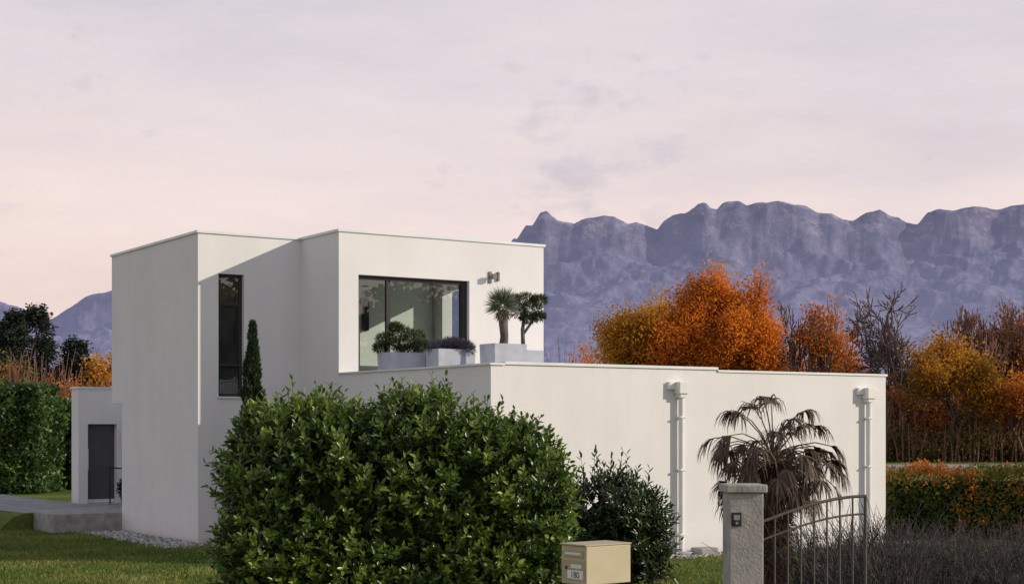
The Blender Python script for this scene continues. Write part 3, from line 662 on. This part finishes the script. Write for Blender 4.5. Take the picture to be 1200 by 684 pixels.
# ------------------------------------------------------------------ drooping fan palm
def fan_palm(name, loc, seed):
    global R
    R = np.random.default_rng(seed)
    E = empty(name, loc)
    zt = 1.84
    V, F = tubes([[(0, 0, 0), (.03, 0, .5), (0, 0, 1.0), (-.01, 0, 1.4), (0, 0, zt)]], [[.12, .12, .13, .16, .12]], 14)
    V = V + R.normal(0, .008, V.shape); mk('trunk', V, F, M_bark, E)
    n = 5200; a = R.uniform(0, 6.28, n); z = zt * R.random(n) ** .7
    rr_ = .12 + .05 * (z > 1.2)
    P = np.stack([np.cos(a) * rr_, np.sin(a) * rr_, z], -1)
    T = np.stack([np.cos(a) * .5, np.sin(a) * .5, R.uniform(-1.8, .2, n)], -1)
    V, F, k = leafmesh(P, T, rdir(n), R.uniform(.08, .24, n), .012, 4); mk('trunk_fibre', V, F, foliage('palm_fibre', [(0, (.06, .038, .027)), (1, (.20, .135, .095))], .9, .1, .1), E, var=np.repeat(R.random(n), k))
    mg = foliage('palm_frond', [(0, (.045, .03, .024)), (.45, (.12, .078, .055)), (.75, (.20, .14, .09)), (1, (.14, .15, .06))], .6, .2, .35)
    pet, pr, VV, FF, va = [], [], [], [], []
    cnt = 0
    NL = 74
    for i in range(NL):
        az = i * 2.399 + R.normal(0, .25)
        el = math.radians(76 - 72 * (i / NL) ** .9 + R.normal(0, 9))
        o = np.array([math.cos(az), math.sin(az), 0])
        Lp = R.uniform(.42, .84) * (.45 if i < 4 else 1) * (.8 if i > 60 else 1)
        d0 = o * math.cos(el) + np.array([0, 0, math.sin(el)])
        p0 = np.array([0, 0, zt - .02 - .12 * i / NL])
        pts = [p0]; dd = d0.copy()
        for s_ in range(4):
            dd = norm(dd + np.array([0, 0, -.20 - .06 * s_])); pts.append(pts[-1] + dd * Lp / 4)
        pet.append(pts); pr.append([.012, .010, .008, .007, .006])
        hub = pts[-1]; dirn = norm(dd + np.array([0, 0, -.30]))
        side = norm(np.cross(dirn, np.array([0, 0, 1.])) + R.normal(0, .15, 3)); up = np.cross(side, dirn)
        nl = 26; fade = R.uniform(0, 1)
        fold = R.uniform(.4, 1.0) if i > 3 else .3
        for j in range(nl):
            an = math.radians((-105 + 210 * j / (nl - 1)) * fold + R.normal(0, 6))
            ld = norm(dirn * math.cos(an) + side * math.sin(an) + up * .2 + R.normal(0, .09, 3))
            LL = R.uniform(.22, .40)
            q = hub.copy(); dv = ld.copy(); wv = norm(np.cross(ld, up)); wd = .011
            ring = []
            for s_ in range(5):
                ww = wd * (1, 1.1, .85, .5, .08)[s_]
                ring += [q - wv * ww, q + wv * ww]
                dv = norm(dv + np.array([0, 0, -.24 - .34 * s_ * (.6 + .7 * fade)]) + R.normal(0, .08, 3)); q = q + dv * LL / 4
            b0 = cnt; VV += ring; cnt += 10
            FF += [(b0 + 2 * s_, b0 + 2 * s_ + 1, b0 + 2 * s_ + 3, b0 + 2 * s_ + 2) for s_ in range(4)]
            vv = np.clip((.62 if i < 10 else .40) + R.normal(0, .17) - .1 * fade, 0, .93 if i > 12 else 1)
            va += [vv] * 10
    V, F = tubes(np.array(pet), np.array(pr), 5); mk('leaf_stalks', V, F, foliage('palm_stalk', [(0, (.12, .09, .055)), (1, (.12, .09, .055))], .6, 0, .3), E, var=np.zeros(len(V)))
    mk('fan_leaves', np.array(VV), np.array(FF), mg, E, var=va)
fan_palm('windmill_palm', (3.03, 18.0, 0), 81)

# ------------------------------------------------------------------ gate pillar, gate, mailbox
PX, PY = 1.89, 12.7
E = empty('gate_pillar', (PX, PY, 0), math.radians(4))
M_ren = surf('pillar_render', [(.25, (.25, .24, .23)), (.5, (.36, .345, .33)), (.75, (.44, .42, .40))], 7, .95, .5, 40, detail=5)
boxes('shaft', [(-.14, .14, -.14, .14, 0, 1.665)], M_ren, E, bevel=.01)
boxes('cap', [(-.168, .168, -.168, .168, 1.667, 1.735)], M_ren, E, bevel=.012)
boxes('intercom', [(-.125, -.045, -.16, -.142, 1.40, 1.51)], M_dark, E, bevel=.004)
boxes('intercom_buttons', [(-.11, -.06, -.165, -.161, 1.45, 1.49), (-.095, -.075, -.165, -.161, 1.415, 1.435)], M_conc, E)
E = empty('garden_gate', (PX + .16, PY + .05, 0), math.radians(19))
M_iron = surf('painted_iron', [(.3, (.06, .054, .05)), (.7, (.11, .10, .092))], 30, .6, 0, 60)
W_ = .98
def rail(z0, z1, ex): return [(x * W_, 0, z0 + (z1 - z0) * math.sin(x * math.pi / 2) ** ex) for x in np.linspace(0, 1, 8)]
V, F = tubes([rail(1.42, 1.62, 1.0)], [[.013] * 8], 8); mk('top_rail', V, F, M_iron, E, smooth=True)
V, F = tubes([rail(1.27, 1.47, 1.0)], [[.009] * 8], 8); mk('second_rail', V, F, M_iron, E, smooth=True)
V, F = tubes([rail(.25, .25, 1.0)], [[.013] * 8], 8); mk('bottom_rail', V, F, M_iron, E, smooth=True)
V, F = tubes([[(x, 0, .15), (x, 0, .5), (x, 0, 1.0), (x, 0, zt)] for x, zt in ((0, 1.45), (W_, 1.63))], [[.014] * 4] * 2, 8); mk('stiles', V, F, M_iron, E)
xb = np.linspace(0, 1, 9)[1:-1]
V, F = tubes([[(x * W_, 0, .25), (x * W_, 0, .5), (x * W_, 0, 1.0), (x * W_, 0, 1.42 + .2 * math.sin(x * math.pi / 2))] for x in xb], [[.008] * 4] * len(xb), 6); mk('bars', V, F, M_iron, E)
boxes('hinges', [(-.05, .0, -.012, .012, 1.30, 1.33), (-.05, .0, -.012, .012, .4, .43)], M_iron, E)

E = empty('mailbox', (.575, 10.6, 0), math.radians(38))
M_mb = surf('beige_paint', [(.3, (.44, .39, .27)), (.7, (.50, .44, .31))], 5, .5, .05, 60)
M_mb2 = surf('beige_dark', [(.3, (.36, .31, .20)), (.7, (.41, .35, .23))], 5, .5, .05, 60)
boxes('body', [(-.2, .2, -.13, .13, 1.14, 1.40)], M_mb, E, bevel=.006)
boxes('lid', [(-.212, .204, -.136, .136, 1.401, 1.412)], M_mb2, E, bevel=.003)
boxes('door', [(-.206, -.2005, -.12, .12, 1.17, 1.30)], M_mb2, E)
boxes('letter_flap', [(-.209, -.2005, -.105, .105, 1.325, 1.37)], M_mb2, E, bevel=.002)
boxes('name_plates', [(-.2095, -.2065, -.09, .02, 1.25, 1.275), (-.2125, -.2095, -.08, .08, 1.34, 1.355)], M_cop, E)
boxes('lock', [(-.212, -.2065, .06, .08, 1.24, 1.26)], M_iron, E)
boxes('post', [(-.04, .04, -.04, .04, 0, 1.138)], M_iron, E)
boxes('number_plate', [(-.2065, -.2015, -.10, .06, 1.178, 1.235)], M_pvc, E)
tcv = bpy.data.curves.new('number', 'FONT'); tcv.body = '180'; tcv.size = .062; tcv.align_x = 'CENTER'; tcv.materials.append(M_dark)
to = bpy.data.objects.new('number', tcv); COL.objects.link(to); to.parent = E; to.location = (-.2085, -.02, 1.185); to.rotation_euler = (math.radians(90), 0, math.radians(-90))

# ------------------------------------------------------------------ bare twig shrubs (lower right)
def twig_bush(name, x0, x1, y0, y1, n, h, seed, mat):
    global R
    R = np.random.default_rng(seed)
    E = empty(name)
    bx = R.uniform(x0, x1, n); by = R.uniform(y0, y1, n); hh = h * R.uniform(.5, 1.08, n)
    l = R.normal(0, .3, (n, 2)); c = R.normal(0, .16, (n, 2))
    st = np.stack([np.stack([bx + (l[:, 0] * q + c[:, 0] * q * q * 1.5) * hh, by + (l[:, 1] * q + c[:, 1] * q * q) * hh, hh * q], -1) for q in (0, .25, .5, .75, 1)], 1)
    V, F = tubes(st, np.tile([.008, .007, .0055, .004, .002], (n, 1)), 3)
    mk('stems', V, F, mat, E)
    m_ = n * 5; ci = R.integers(0, n, m_); si = R.integers(1, 4, m_)
    p = st[ci, si]; d = norm(norm(st[ci, si + 1] - st[ci, si]) + R.normal(0, .5, (m_, 3))); L = R.uniform(.08, .28, m_)[:, None]
    tw = np.stack([p, p + d * L * .5, p + d * L + R.normal(0, .02, (m_, 3))], 1)
    V, F = tubes(tw, np.tile([.004, .003, .0014], (m_, 1)), 3); mk('twigs', V, F, mat, E)
M_tg = surf('grey_twig', [(.35, (.018, .016, .018)), (.5, (.06, .053, .055)), (.65, (.13, .115, .11))], 9, .9, 0)
twig_bush('bare_shrub', 3.3, 7.4, 15.0, 19.0, 2600, 1.10, 91, M_tg)
twig_bush('bare_shrub', 3.0, 3.9, 14.4, 15.2, 160, 1.45, 92, M_tg)

# ------------------------------------------------------------------ mountains
ridge = [(-4500, 500), (-3000, 520), (-2200, 440), (-1800, 420), (-1650, 409), (-1580, 385), (-1513, 337), (-1444, 378), (-1375, 420), (-1293, 442), (-1100, 440), (-800, 390), (-500, 340), (-300, 380), (-110, 470), (-30, 560), (5, 610), (16, 606), (45, 652), (66, 650), (90, 690), (112, 697), (130, 680), (151, 668), (198, 656), (225, 668), (248, 672), (300, 684), (330, 680), (371, 656), (400, 660), (468, 640), (490, 670), (523, 684), (560, 690), (600, 720), (625, 722), (640, 706), (660, 702), (680, 722),
         (729, 730), (760, 718), (798, 724), (860, 728), (900, 722), (949, 714), (985, 690), (1031, 688), (1070, 668), (1100, 665), (1140, 690), (1183, 699), (1215, 682), (1243, 681), (1270, 662), (1306, 656), (1340, 694), (1375, 704), (1430, 702), (1513, 711), (1560, 702), (1650, 722), (2000, 740), (2600, 640), (3500, 500), (5000, 450)]
rx = np.array([r[0] for r in ridge], float); rz_ = np.array([r[1] for r in ridge], float)
nx, ny = 1100, 140
X = np.linspace(-2600, 2600, nx); T = np.linspace(0, 1, ny)
V = np.zeros((ny, nx, 3))
Hh = np.interp(X, rx, rz_)
kern = np.hanning(141); kern /= kern.sum()
Hs = np.convolve(np.pad(Hh, 70, mode='edge'), kern, mode='valid') - 12
kern2 = np.hanning(19); kern2 /= kern2.sum()
Hm = np.convolve(np.pad(Hh, 9, mode='edge'), kern2, mode='valid') - 4
for j, t in enumerate(T):
    y = 3000 + 2000 * (t / .85) if t <= .85 else 5000 + 1400 * ((t - .85) / .15)
    s_ = min(t / .85, 1)
    cl = 1 / (1 + math.exp(-(s_ - .95) * 90))
    prof = .86 * s_ ** .9 + .14 * cl / (1 / (1 + math.exp(-.05 * 90))) if t <= .85 else 1 - .9 * ((t - .85) / .15)
    near = max(0, 1 - abs(t - .85) / .04)
    kk = min(1, max(0, (s_ - .82) / .12)); kk2 = min(1, max(0, (s_ - .95) / .05))
    H2 = Hs * (1 - kk) + (Hm * (1 - kk2) + Hh * kk2) * kk
    amp = s_ * (1 - .93 * near)
    for i in range(nx):
        x = X[i]
        q = Vector((x * .0028 + y * .0014, y * .0030 - x * .0006, 3.3))
        f = mnoise.ridged_multi_fractal(q, 1.0, 2.1, 6, 1.0, 2.0) - 1.1
        fine = mnoise.fractal(Vector((x * .018, y * .016, 1.1)), .9, 2.2, 5)
        V[j, i] = (x * y / 5000, y, max(-5, H2[i] * y / 5000 * prof + f * 50 * amp + fine * (10 * amp + 4 * near)))
idx = np.arange(nx * ny).reshape(ny, nx)
F = np.stack([idx[:-1, :-1], idx[:-1, 1:], idx[1:, 1:], idx[1:, :-1]], -1).reshape(-1, 4)
m, nt, b = newmat('hazy_mountain')
geo = nt.nodes.new('ShaderNodeNewGeometry')
spp = nt.nodes.new('ShaderNodeSeparateXYZ'); nt.links.new(geo.outputs['Position'], spp.inputs[0])
n1 = nz(nt, .016, 5, .7)
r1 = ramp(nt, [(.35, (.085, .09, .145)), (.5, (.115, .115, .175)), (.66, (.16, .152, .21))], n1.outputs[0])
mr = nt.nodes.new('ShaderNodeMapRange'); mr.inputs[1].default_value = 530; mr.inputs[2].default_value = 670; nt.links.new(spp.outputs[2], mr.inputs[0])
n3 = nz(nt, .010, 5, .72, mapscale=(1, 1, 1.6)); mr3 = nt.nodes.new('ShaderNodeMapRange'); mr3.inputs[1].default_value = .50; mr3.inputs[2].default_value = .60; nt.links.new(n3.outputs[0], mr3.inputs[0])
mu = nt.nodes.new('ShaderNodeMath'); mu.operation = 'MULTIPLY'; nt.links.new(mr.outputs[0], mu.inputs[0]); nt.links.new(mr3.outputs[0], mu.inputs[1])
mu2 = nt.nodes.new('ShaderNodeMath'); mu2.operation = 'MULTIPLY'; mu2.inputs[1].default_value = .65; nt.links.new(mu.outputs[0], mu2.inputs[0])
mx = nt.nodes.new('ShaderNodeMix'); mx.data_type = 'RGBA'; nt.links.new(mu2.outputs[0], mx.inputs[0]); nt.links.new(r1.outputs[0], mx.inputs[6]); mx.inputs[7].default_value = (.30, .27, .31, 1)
nt.links.new(mx.outputs[2], b.inputs['Base Color']); b.inputs['Roughness'].default_value = 1; b.inputs['Specular IOR Level'].default_value = 0
# aerial haze painted onto the slopes as emission, stronger toward the valley
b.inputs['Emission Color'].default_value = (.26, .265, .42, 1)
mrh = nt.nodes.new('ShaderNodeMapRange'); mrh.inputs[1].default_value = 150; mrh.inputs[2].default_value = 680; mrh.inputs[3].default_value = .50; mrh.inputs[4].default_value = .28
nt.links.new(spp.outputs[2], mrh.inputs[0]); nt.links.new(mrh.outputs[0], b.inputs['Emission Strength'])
nb_ = nz(nt, .05, 4, .7); bp = nt.nodes.new('ShaderNodeBump'); bp.inputs['Strength'].default_value = .5; bp.inputs['Distance'].default_value = 9
nt.links.new(nb_.outputs[0], bp.inputs['Height']); nt.links.new(bp.outputs[0], b.inputs['Normal'])
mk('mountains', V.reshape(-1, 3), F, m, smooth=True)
